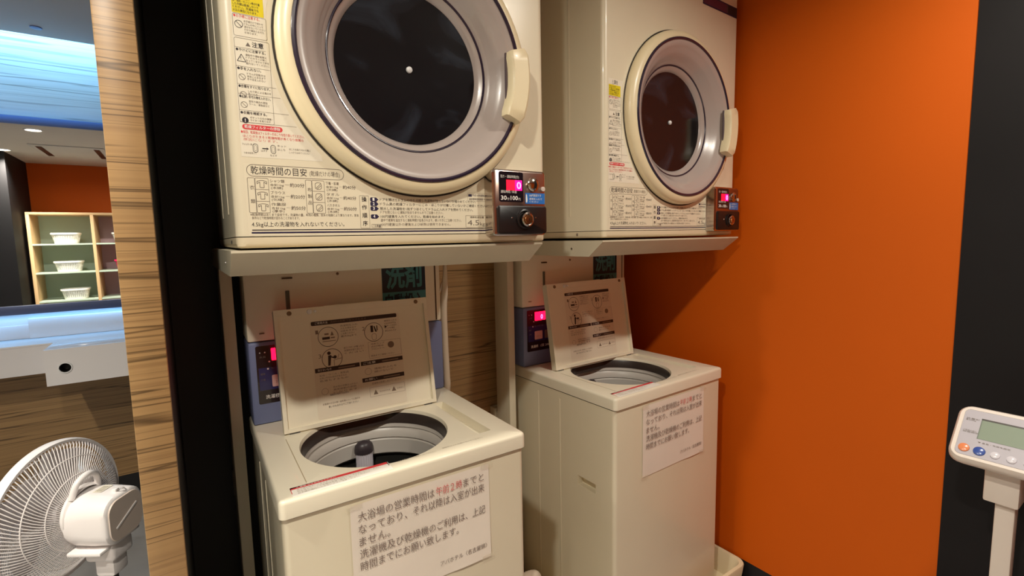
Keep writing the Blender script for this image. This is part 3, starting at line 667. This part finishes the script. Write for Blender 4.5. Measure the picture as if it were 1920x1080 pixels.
    for x in (.272, .320): s.poly([(x, .873), (x+.012, .873), (x+.006, .885)], G, 2)
    s.text(.288, .8760, '次の方のため', .004, G, 2, width=.028); s.text(.335, .8760, 'お早めに', .004, G, 2, width=.018)
    s.text(.1370, .8470, '', .004, G, 2)
    return s
washer = make_washer()
w2 = copy_tree(washer); w2.location = (.8461, .0241, 0); w2.rotation_euler = (0, 0, .0195)
tag(w2, 'cream top loading coin washer with raised lid standing beside the orange wall', 'washing machine')

# ------------------------------------------------------------------ notices taped to the washers
def make_notice():
    T = thing('paper_notice', (0, 0, 0), -.0178, 'white paper notice taped to the front of the washer nearest the striped pillar', 'notice', 'opening hours notices')
    y = .0052
    b = B(); nx, nz = 12, 9; x0, x1, z0, z1 = .1195, .4205, .5560, .7720
    def yy(i, j):
        return y-.0008-.0006*abs(math.sin(i*1.7+j*.6))-(.0020*(1-j/nz)**2 if i > 8 else 0)
    for i in range(nx):
        for j in range(nz):
            P = lambda a, c: (x0+(x1-x0)*a/nx, yy(a, c), z0+(z1-z0)*c/nz)
            b.face([P(i, j), P(i+1, j), P(i+1, j+1), P(i, j+1)], 'paper', True)
    b.build('sheet', T)
    s = Sheet((0, y-.0036, 0), (1, 0, 0), (0, 0, 1), (0, -1, 0), .0002); K, R_ = 'paper_ink', 'paper_red'
    X0, W = .1330, .2750; h = .0165
    ln = [.7380, .7130, .6880, .6630, .6380]
    s.text(X0, ln[0], '大浴場の営業時間は', h, K, 1, width=.1560); s.text(X0+.1600, ln[0], '午前２時', h, R_, 1, width=.0600); s.text(X0+.2230, ln[0], 'までと', h, K, 1, width=.0500)
    s.text(X0, ln[1], 'なっており、', h, K, 1, width=.0960); s.text(X0+.1090, ln[1], 'それ以降は入室が出来', h, K, 1, width=.1650)
    s.text(X0, ln[2], 'ません。', h, K, 1, width=.0600)
    s.text(X0, ln[3], '洗濯機及び乾燥機', h, K, 1, width=.1400); s.text(X0+.1420, ln[3], 'のご利用は、上記', h, K, 1, width=.1330)
    s.text(X0, ln[4], '時間までにお願い致します。', h, K, 1, width=.2080)
    s.text(X0+.1640, .5810, 'アパホテル〈名古屋錦〉', .0100, K, 1, width=.1130)
    s.build('lettering', T)
    for (a0, c0, a1, c1) in ((.112, .764, .142, .777), (.398, .764, .428, .777), (.112, .551, .142, .563), (.398, .551, .428, .563)):
        b = B(); b.box((a0, y-.0042, c0), (a1, y-.0040, c1), 'tape'); b.build('tape', T)
    return T
nt = make_notice()
nt2 = copy_tree(nt); nt2.location = (.8461, .0241, 0); nt2.rotation_euler = (0, 0, .0195)
tag(nt2, 'white paper notice taped to the front of the washer beside the orange wall', 'notice')

# ------------------------------------------------------------------ drain pans, hoses
def make_pan(x0, x1, y0, y1, label):
    b = B(); h = .108
    def l(d, z, r): return [(x, y, z) for x, y in rrect(x0+d, y0+d, x1-d, y1-d, r, 6)]
    b.loft([l(.012, 0, .03), l(.0, h-.004, .035), l(.002, h, .035), l(.013, h, .03), l(.016, h-.004, .03), l(.030, .030, .03)], 'cream_plastic', cap0=True, cap1=True)
    o = b.build('drain_pan'); tag(o, label, 'drain pan', 'washing machine drain pans'); return o
make_pan(-.06, .64, -.032, .575, 'cream plastic drain pan under the washer nearest the striped pillar')
make_pan(.782, 1.470, -.016, .575, 'cream plastic drain pan under the washer beside the orange wall')
for T in (washer, w2):                               # feet carry the machines in their pans
    for x in (.05, .47):
        for y in (.06, .46): b = B(); b.lathe([(.022, .030), (.022, .036), (.014, .041)], 'grey_dark', (x, y, 0), axis='z', n=16, cap0=True, cap1=True); b.build('foot', T)
b = B()                                              # grey white drain hose between the machines
P = [(.517, .09, .366), (.555, .085, .374), (.580, .083, .376), (.602, .086, .370), (.620, .100, .350), (.632, .125, .31), (.650, .16, .22), (.655, .2, .12), (.67, .3, .04), (.69, .5, .03)]
def smooth_path(P, n=6):
    out = []; V = [Vector(p) for p in P]
    for i in range(len(V)-1):
        p0, p1, p2, p3 = V[max(i-1, 0)], V[i], V[i+1], V[min(i+2, len(V)-1)]
        for k in range(n):
            t = k/n; out.append(.5*((2*p1)+(-p0+p2)*t+(2*p0-5*p1+4*p2-p3)*t*t+(-p0+3*p1-3*p2+p3)*t**3))
    return out+[V[-1]]
SP = smooth_path(P); b.tube(SP, [.0160+.0013*(i % 2) for i in range(len(SP))], 'hose_white', 12)
tag(b.build('drain_hose'), 'whitish ribbed drain hose bend low between the two washers', 'hose')
b = B(); SP = smooth_path([(.548, .44, 1.235), (.547, .43, 1.19), (.540, .424, 1.12), (.531, .418, 1.06), (.530, .416, .95), (.5320, .416, .86), (.535, .425, .80), (.545, .50, .60), (.550, .54, .20), (.555, .53, .0305)])
rad = [0.0035+.0070*min(1, max(0, (i-4)/10)) for i in range(len(SP))]
b.tube(SP, rad, 'hose_white', 10)
tag(b.build('water_hose'), 'cream water hose hanging beside the console of the washer nearest the pillar', 'hose')
b = B(); SP = smooth_path([(.556, .46, 1.235), (.556, .46, 1.15), (.552, .52, 1.06), (.549, .52, .95), (.55, .53, .8), (.56, .545, .5), (.57, .55, .008), ]); b.tube(SP, .0042, 'hose_white', 8)
tag(b.build('power_cord'), 'thin cream power cord hanging behind the water hose', 'cord')

# ------------------------------------------------------------------ electric fan, seen from behind
FC = Vector((-.412, .756, .593)); FY = .97
T = thing('electric_fan', (FC.x, FC.y, 0), FY, 'white electric fan seen from behind beside the striped pillar', 'fan')
zc = FC.z
def dome(r0, r1, y0, y1, k, n=9): return [(r0+(r1-r0)*i/n, y0+(y1-y0)*(1-(1-i/n)**2)*1.0 if k else y0+(y1-y0)*(i/n)**2) for i in range(n+1)]
def guard(y_edge, y_hub, hub_r, count, name, swirl):
    b = B(); n = 9
    for q in range(count):
        a = 2*PI*q/count; pts = []
        for i in range(n+1):
            f = i/n; r_ = .172-(.172-hub_r)*f; yy = y_edge+(y_hub-y_edge)*math.sin(f*PI/2)**.8; aa = a+swirl*f
            pts.append((r_*math.cos(aa), yy, zc+r_*math.sin(aa)))
        b.tube(pts, .0011, 'fan_white', 4, cap=False)
    for rr_, f in ((.135, .25), (.095, .52)):
        yy = y_edge+(y_hub-y_edge)*math.sin(((.172-rr_)/(.172-hub_r))*PI/2)**.8
        b.tube([(rr_*math.cos(2*PI*i/60), yy, zc+rr_*math.sin(2*PI*i/60)) for i in range(60)], .0014, 'fan_white', 5, closed=True)
    return b.build(name, T)
guard(-.004, -.062, .050, 110, 'rear_guard', .55)
guard(.012, .055, .045, 110, 'front_guard', -.5)
b = B(); b.lathe([(.1700, -.008), (.1765, -.009), (.1790, -.004), (.1795, .006), (.1770, .016), (.1705, .017), (.1690, .004), (.1700, -.008)], 'fan_white', (0, 0, zc), n=72); b.build('guard_ring', T)
b = B(); b.lathe([(.046, .052), (.046, .058), (.040, .061), (.0001, .062)], 'fan_white', (0, 0, zc), n=40); b.build('front_badge', T)
b = B()
b.lathe([(.0001, .032), (.020, .030), (.030, .020), (.032, -.022), (.0001, -.024)], 'fan_blade', (0, 0, zc), n=32)
for q in range(5):
    a0 = 2*PI*q/5; loops = []
    for i in range(9):
        r_ = .03+.122*i/8; hw = (.30+.42*math.sin(PI*(i/8)*.75+.25)); row = []
        for j in range(7):
            t = j/6-.5; row.append((r_*math.cos(a0+t*hw*1.35), .004+t*.040*(1-.35*i/8)+.004*math.sin(t*PI), zc+r_*math.sin(a0+t*hw*1.35)))
        loops.append(row)
    b.loft(loops, 'fan_blade', closed=False)
b.build('blade', T)
# motor housing: shaped box whose section tapers to a flat rear cap
def sec(w, h, y, r_, dz=0): return [(x, y, zc+z+dz) for x, z in rrect(-w/2, -h/2, w/2, h/2, r_, 6)]
b = B()
b.lathe([(.052, -.060), (.066, -.062), (.067, -.070), (.060, -.076)], 'fan_white', (0, 0, zc), n=40)
b.loft([sec(.130, .128, -.066, .056, -.012), sec(.130, .132, -.080, .050, -.013), sec(.128, .130, -.12, .044, -.014), sec(.124, .126, -.155, .042, -.015), sec(.120, .122, -.164, .038, -.015), sec(.110, .112, -.168, .034, -.015)], 'fan_white', cap0=True, cap1=True)
b.box((-.064, -.150, zc-.088), (.064, -.066, zc-.078), 'fan_white', bev=.003)
hs = b.build('motor_housing', T)
b = B(); b.loft([sec(.104, .106, -.1682, .030, -.015), sec(.102, .104, -.1715, .030, -.015)], 'fan_cap', cap1=True)
b.box((-.038, -.1735, zc-.017), (.038, -.1710, zc-.013), 'fan_white', rot=Matrix.Rotation(math.radians(-28), 3, 'Y')); b.build('rear_cap', hs)
s = Sheet((0, -.105, zc+.0520), (1, 0, 0), (0, -1, 0), (0, 0, 1), .0004); s.rr(-.012, -.005, .026, .018, .003, 'sticker_white', 1)
for i in range(4): s.text(-.008, .012-.0045*i, '電気用品 扇風機', .003, 'ink_grey', 2, width=.028)
s.ring(.006, .052, .0095, .003, 'fan_badge', 1); s.build('rating_label', hs)
b = B(); b.box((-.006, -.155, zc+.042), (.006, -.143, zc+.056), 'fan_white', bev=.002); b.build('swing_knob', hs)
b = B(); SP = smooth_path([(-.040, -.072, zc+.048), (-.028, -.078, zc+.082), (0, -.082, zc+.096), (.028, -.078, zc+.082), (.040, -.072, zc+.048)]); b.tube(SP, .0075, 'fan_white', 10); b.build('carry_handle', T)
b = B(); b.box((-.034, -.155, zc-.125), (.034, -.080, zc-.078), 'fan_white', bev=.010, seg=3); b.box((-.024, -.145, zc-.170), (.024, -.095, zc-.115), 'fan_white', bev=.008); b.build('neck', T)
b = B(); b.tube([(0, -.12, .03), (0, -.12, zc-.15)], .0115, 'chrome', 16); b.tube([(0, -.12, .03), (0, -.12, .22)], .016, 'fan_white', 16); b.build('pole', T)
b = B(); b.lathe([(.165, 0), (.165, .010), (.150, .022), (.060, .034), (.03, .05), (.0001, .052)], 'fan_white', (0, -.12, 0), axis='z', n=48, cap0=True); b.build('base', T)

# ------------------------------------------------------------------ body scale against the dark wall
T = thing('body_scale', (1.30, -.66, 0), 0, 'white digital body weight scale with tilted display head beside the black wall', 'scale')
T.rotation_euler = (0, 0, 0)
Lb, Lt = Vector((1.240, -.5725, .775)), Vector((1.330, -.5725, .875))
uu = Vector((0, -1, 0)); vv = (Lt-Lb); HV = vv.length; vv.normalize(); nn = uu.cross(vv)
if nn.z < 0: nn = -nn
HM = Matrix(((uu.x, vv.x, nn.x, Lb.x-1.30), (uu.y, vv.y, nn.y, Lb.y+.66), (uu.z, vv.z, nn.z, Lb.z), (0, 0, 0, 1)))
HW = .215
b = B(); b.M = HM
def hl(d, w, r_): return [(x, y, w) for x, y in rrect(d, d, HW-d, HV-d, r_, 6)]
b.loft([hl(.030, -.042, .02), hl(.004, -.030, .024), hl(.0, -.018, .024), hl(.0015, -.006, .024), hl(.006, 0, .020), hl(.0125, .0, .010), hl(.0130, -.0010, .010)], 'scale_white', cap0=True, cap1=True)
head = b.build('display_head', T)
def scale_sheet():
    s = Sheet((0, 0, 0), (1, 0, 0), (0, 1, 0), (0, 0, 1), .0004); s.M = HM; return s
s = scale_sheet(); s.rr(.0130, .0130, HW-.013, HV-.013, .010, 'scale_face', 0.5)
for z, w in ((.098, .022), (.0945, .016), (.069, .022), (.0655, .026)): s.text(.0175, z, ('体重計', '最大200kg', 'ご使用の前に', '取扱説明')[(.098, .0945, .069, .0655).index(z)], .003, 'ink_grey', 2, width=w)
s.text(.0450, .0465, '▼ 身長・年齢を設定', .003, 'ink_grey', 2, width=.05)
s.build('face_panel', head)
s = scale_sheet(); s.rect(.0420, .0560, .175, .1045, 'lcd_green', 2); s.rect(.0420, .1010, .175, .1045, 'grey_dark', 3); s.rect(.0420, .056, .0436, .1045, 'lcd_edge', 3); s.build('lcd', head)
for i, (m_, r_) in enumerate((('button_orange', .0095), ('button_blue', .0100), ('button_white', .0078), ('button_white', .0078), ('button_white', .0078), ('button_white', .0078), ('button_white', .0078))):
    b = B(); b.M = HM @ Matrix.Translation((.0265+.0245*i, .0290-.0005*i, 0)); b.lathe([(r_, .0004), (r_*.94, .0022), (r_*.6, .0036), (.0001, .0040)], m_, axis='z', n=24); o = b.build('button', head)
    if i < 2: o['label'] = ('orange button', 'blue button')[i]
b = B(); b.box((.002, -.022, .675), (.068, .034, .765), 'scale_white', bev=.004); b.build('neck_bracket', T)
b = B(); b.box((.0235, -.0145, .05), (.0550, .0175, .690), 'scale_white', bev=.003); b.build('pole', T)
b = B(); b.box((-.30, -.19, .012), (.10, .17, .058), 'scale_white', bev=.010, seg=3); b.box((-.27, -.165, .058), (-.0, .145, .061), 'scale_face', bev=.001); b.build('platform', T)
for x in (-.27, .07):
    for y in (-.16, .14): b = B(); b.lathe([(.016, 0), (.016, .013)], 'grey_dark', (x, y, 0), axis='z', n=16, cap0=True, cap1=True); b.build('foot', T)

# ------------------------------------------------------------------ vanity: counter, backsplash, mirror
T = thing('vanity_counter', (-.9, 2.0, 0), 0, 'white vanity counter with a round black hole in its deeper front, under the mirror', 'counter')
T.location = (0, 0, 0)
b = B(); YH = 1.768
b.prism([(-.184, YV), (-2.5, YV), (-2.5, 1.965), (-.592, 1.965), (-.592, YH+.02), (-.184, YH+.02)], .842, .852, 'vanity_white', bev=.0015)
b.box((-2.5, 1.966, .722), (-.595, 1.990, .8425), 'vanity_white')
b.box((-2.5, 1.990, .722), (-.595, YV-.002, .726), 'vanity_white')
b.build('worktop', T)
b = B()
x0, x1, z0, z1 = -.592, -.184, .703, .852; hx, hz, hr = -.531, .772, .0185
b.fill([(x0, YH, z0), (x1, YH, z0), (x1, YH, z1), (x0, YH, z1)], [[(hx+hr*math.cos(2*PI*i/32), YH, hz+hr*math.sin(2*PI*i/32)) for i in range(32)]], 'vanity_white')
for q in (((x0, YH, z0), (x0, YV-.002, z0), (x0, YV-.002, z1-.0105), (x0, YH, z1-.0105)), ((x1, YH, z0), (x1, YV-.002, z0), (x1, YV-.002, z1-.011), (x1, YH, z1-.011)), ((x0, YH, z0), (x1, YH, z0), (x1, YV-.002, z0), (x0, YV-.002, z0)), ((x0, YH, z1), (x1, YH, z1), (x1, YH+.021, z1), (x0, YH+.021, z1)), ((x0, YH, z1-.0105), (x0, YH, z1), (x0, YH+.021, z1), (x0, YH+.021, z1-.0105))): b.face(q, 'vanity_white')
b.lathe([(hr, .0), (hr, .06)], 'black_plastic', (hx, YH, hz), n=32, cap1=True)
fr_ = b.build('front_box', T)
b = B(); b.lathe([(.0185, -.0005), (.0190, -.004), (.0225, -.004), (.0238, -.0005)], 'white_metal', (hx, YH, hz), n=36); b.build('hole_ring', fr_)
b = B()
b.prism([(-.184, 2.198), (-.184, 2.158), (-.700, 2.158), (-.700, 2.198)], .8525, .9450, 'vanity_white', bev=.002)
b.prism([(-.7005, 2.198), (-.7005, 2.175), (-2.5, 2.175), (-2.5, 2.198)], .8525, .915, 'vanity_white', bev=.002)
b.box((-2.5, 2.186, .853), (-.184, 2.1985, .985), 'vanity_white')
b.build('backsplash', T)
T = thing('wall_mirror', (0, 0, 0), 0, 'wide wall mirror over the vanity counter reflecting shelves and ceiling lamps', 'mirror')
b = B(); b.box((-2.45, 2.170, 1.003), (-.186, 2.182, 1.812), 'mirror_glass'); b.build('mirror_glass', T)
b = B(); b.box((-2.46, 2.143, .967), (-.185, 2.183, 1.0035), 'mirror_frame', bev=.001); b.build('lower_frame', T)
b = B(); b.box((-2.46, 2.163, 1.8115), (-.185, 2.183, 1.846), 'mirror_frame_light', bev=.001); b.build('upper_frame', T)
b = B(); b.box((-2.4, 2.182, 1.02), (-.2, 2.199, 1.80), 'grey_dark'); b.build('backing', T)

# ------------------------------------------------------------------ shelf and baskets the mirror shows
SX0, SY = -1.375, -1.66
T = thing('storage_shelf', (SX0, SY, 0), 0, 'open wooden cubby shelf holding laundry baskets, seen in the mirror', 'shelf')
CW, CH, SD, NCOL, NROW = .500, .298, .40, 3, 5
b = B()
for c_ in range(NCOL+1):
    x = c_*CW; b.box((x, -SD, 0), (x+.028, 0, 1.60), 'shelf_wood', bev=.002)
b.box((0, -SD, 1.60), (NCOL*CW+.028, 0, 1.624), 'shelf_wood', bev=.002); b.build('frame', T)
b = B(); b.box((.028, -SD, 0), (CW, -SD+.01, 1.60), 'shelf_board'); b.build('back_panel', T)
b = B(); b.box((CW+.028, -SD, 0), (NCOL*CW, -SD+.01, 1.60), 'shelf_board_pink'); b.build('back_panel', T)
for c_ in range(NCOL):
    for r_ in range(NROW):
        b = B(); z = 1.30-CH*r_; b.box((c_*CW+.028, -SD+.01, z-.016), ((c_+1)*CW, -.004, z), 'shelf_board'); b.build('shelf_board', T)
def make_basket(m, name):
    b = B(); w0, d0, w1, d1, h = .094, .086, .114, .108, .112
    def l(f, z, r_=.05): return [(x, y, z) for x, y in rrect(-(w0+(w1-w0)*f), -(d0+(d1-d0)*f), w0+(w1-w0)*f, d0+(d1-d0)*f, r_, 5)]
    b.loft([l(0, 0), l(.05, .002), l(.12, .018)], m, cap0=True)
    A, C_ = l(.12, .018), l(.82, .088); n = len(A)
    # slotted wall: thin vertical bars between the two bands
    for i in range(n):
        j = (i+1) % n; a0, a1 = Vector(A[i]), Vector(A[j]); c0, c1 = Vector(C_[i]), Vector(C_[j]); q = max(1, int((a1-a0).length/.014))
        for k in range(q):
            f0, f1 = (k+.08)/q, (k+.72)/q; b.face([a0.lerp(a1, f0), a0.lerp(a1, f1), c0.lerp(c1, f1), c0.lerp(c1, f0)], m)
    mid = [l(.44, .050), l(.52, .058)]; b.loft(mid, m)
    b.loft([l(.80, .086), l(1, h-.004), l(1.18, h), l(1.22, h-.006), l(1.20, h-.018)], m)
    return b.build(name)
bw = make_basket('basket_white', 'laundry_basket'); bp_ = make_basket('basket_pink', 'laundry_basket')
spots = [(bw, 0, 0, 'white slotted plastic basket in the top left cubby seen in the mirror'), (bw, 0, 1, 'white slotted plastic basket in the middle left cubby seen in the mirror'), (bw, 0, 2, 'white slotted plastic basket in the third left cubby, at the mirror bottom edge'),
         (bw, 1, 0, 'white plastic basket in the top right cubby, half hidden by the striped pillar'), (bp_, 1, 1, 'pink plastic basket in the middle cubby beside the striped pillar edge'), (bp_, 1, 2, 'pink plastic basket in the low cubby beside the striped pillar edge')]
used = set()
for src, c_, r_, lab in spots:
    o = src
    if src in used: o = src.copy(); COL.objects.link(o)
    used.add(src)
    o.location = (SX0+.028+CW*c_+CW*.50+(.03 if r_ == 2 else 0), SY-.13, 1.30-CH*r_+.0005); tag(o, lab, 'basket', 'laundry baskets in the cubbies')
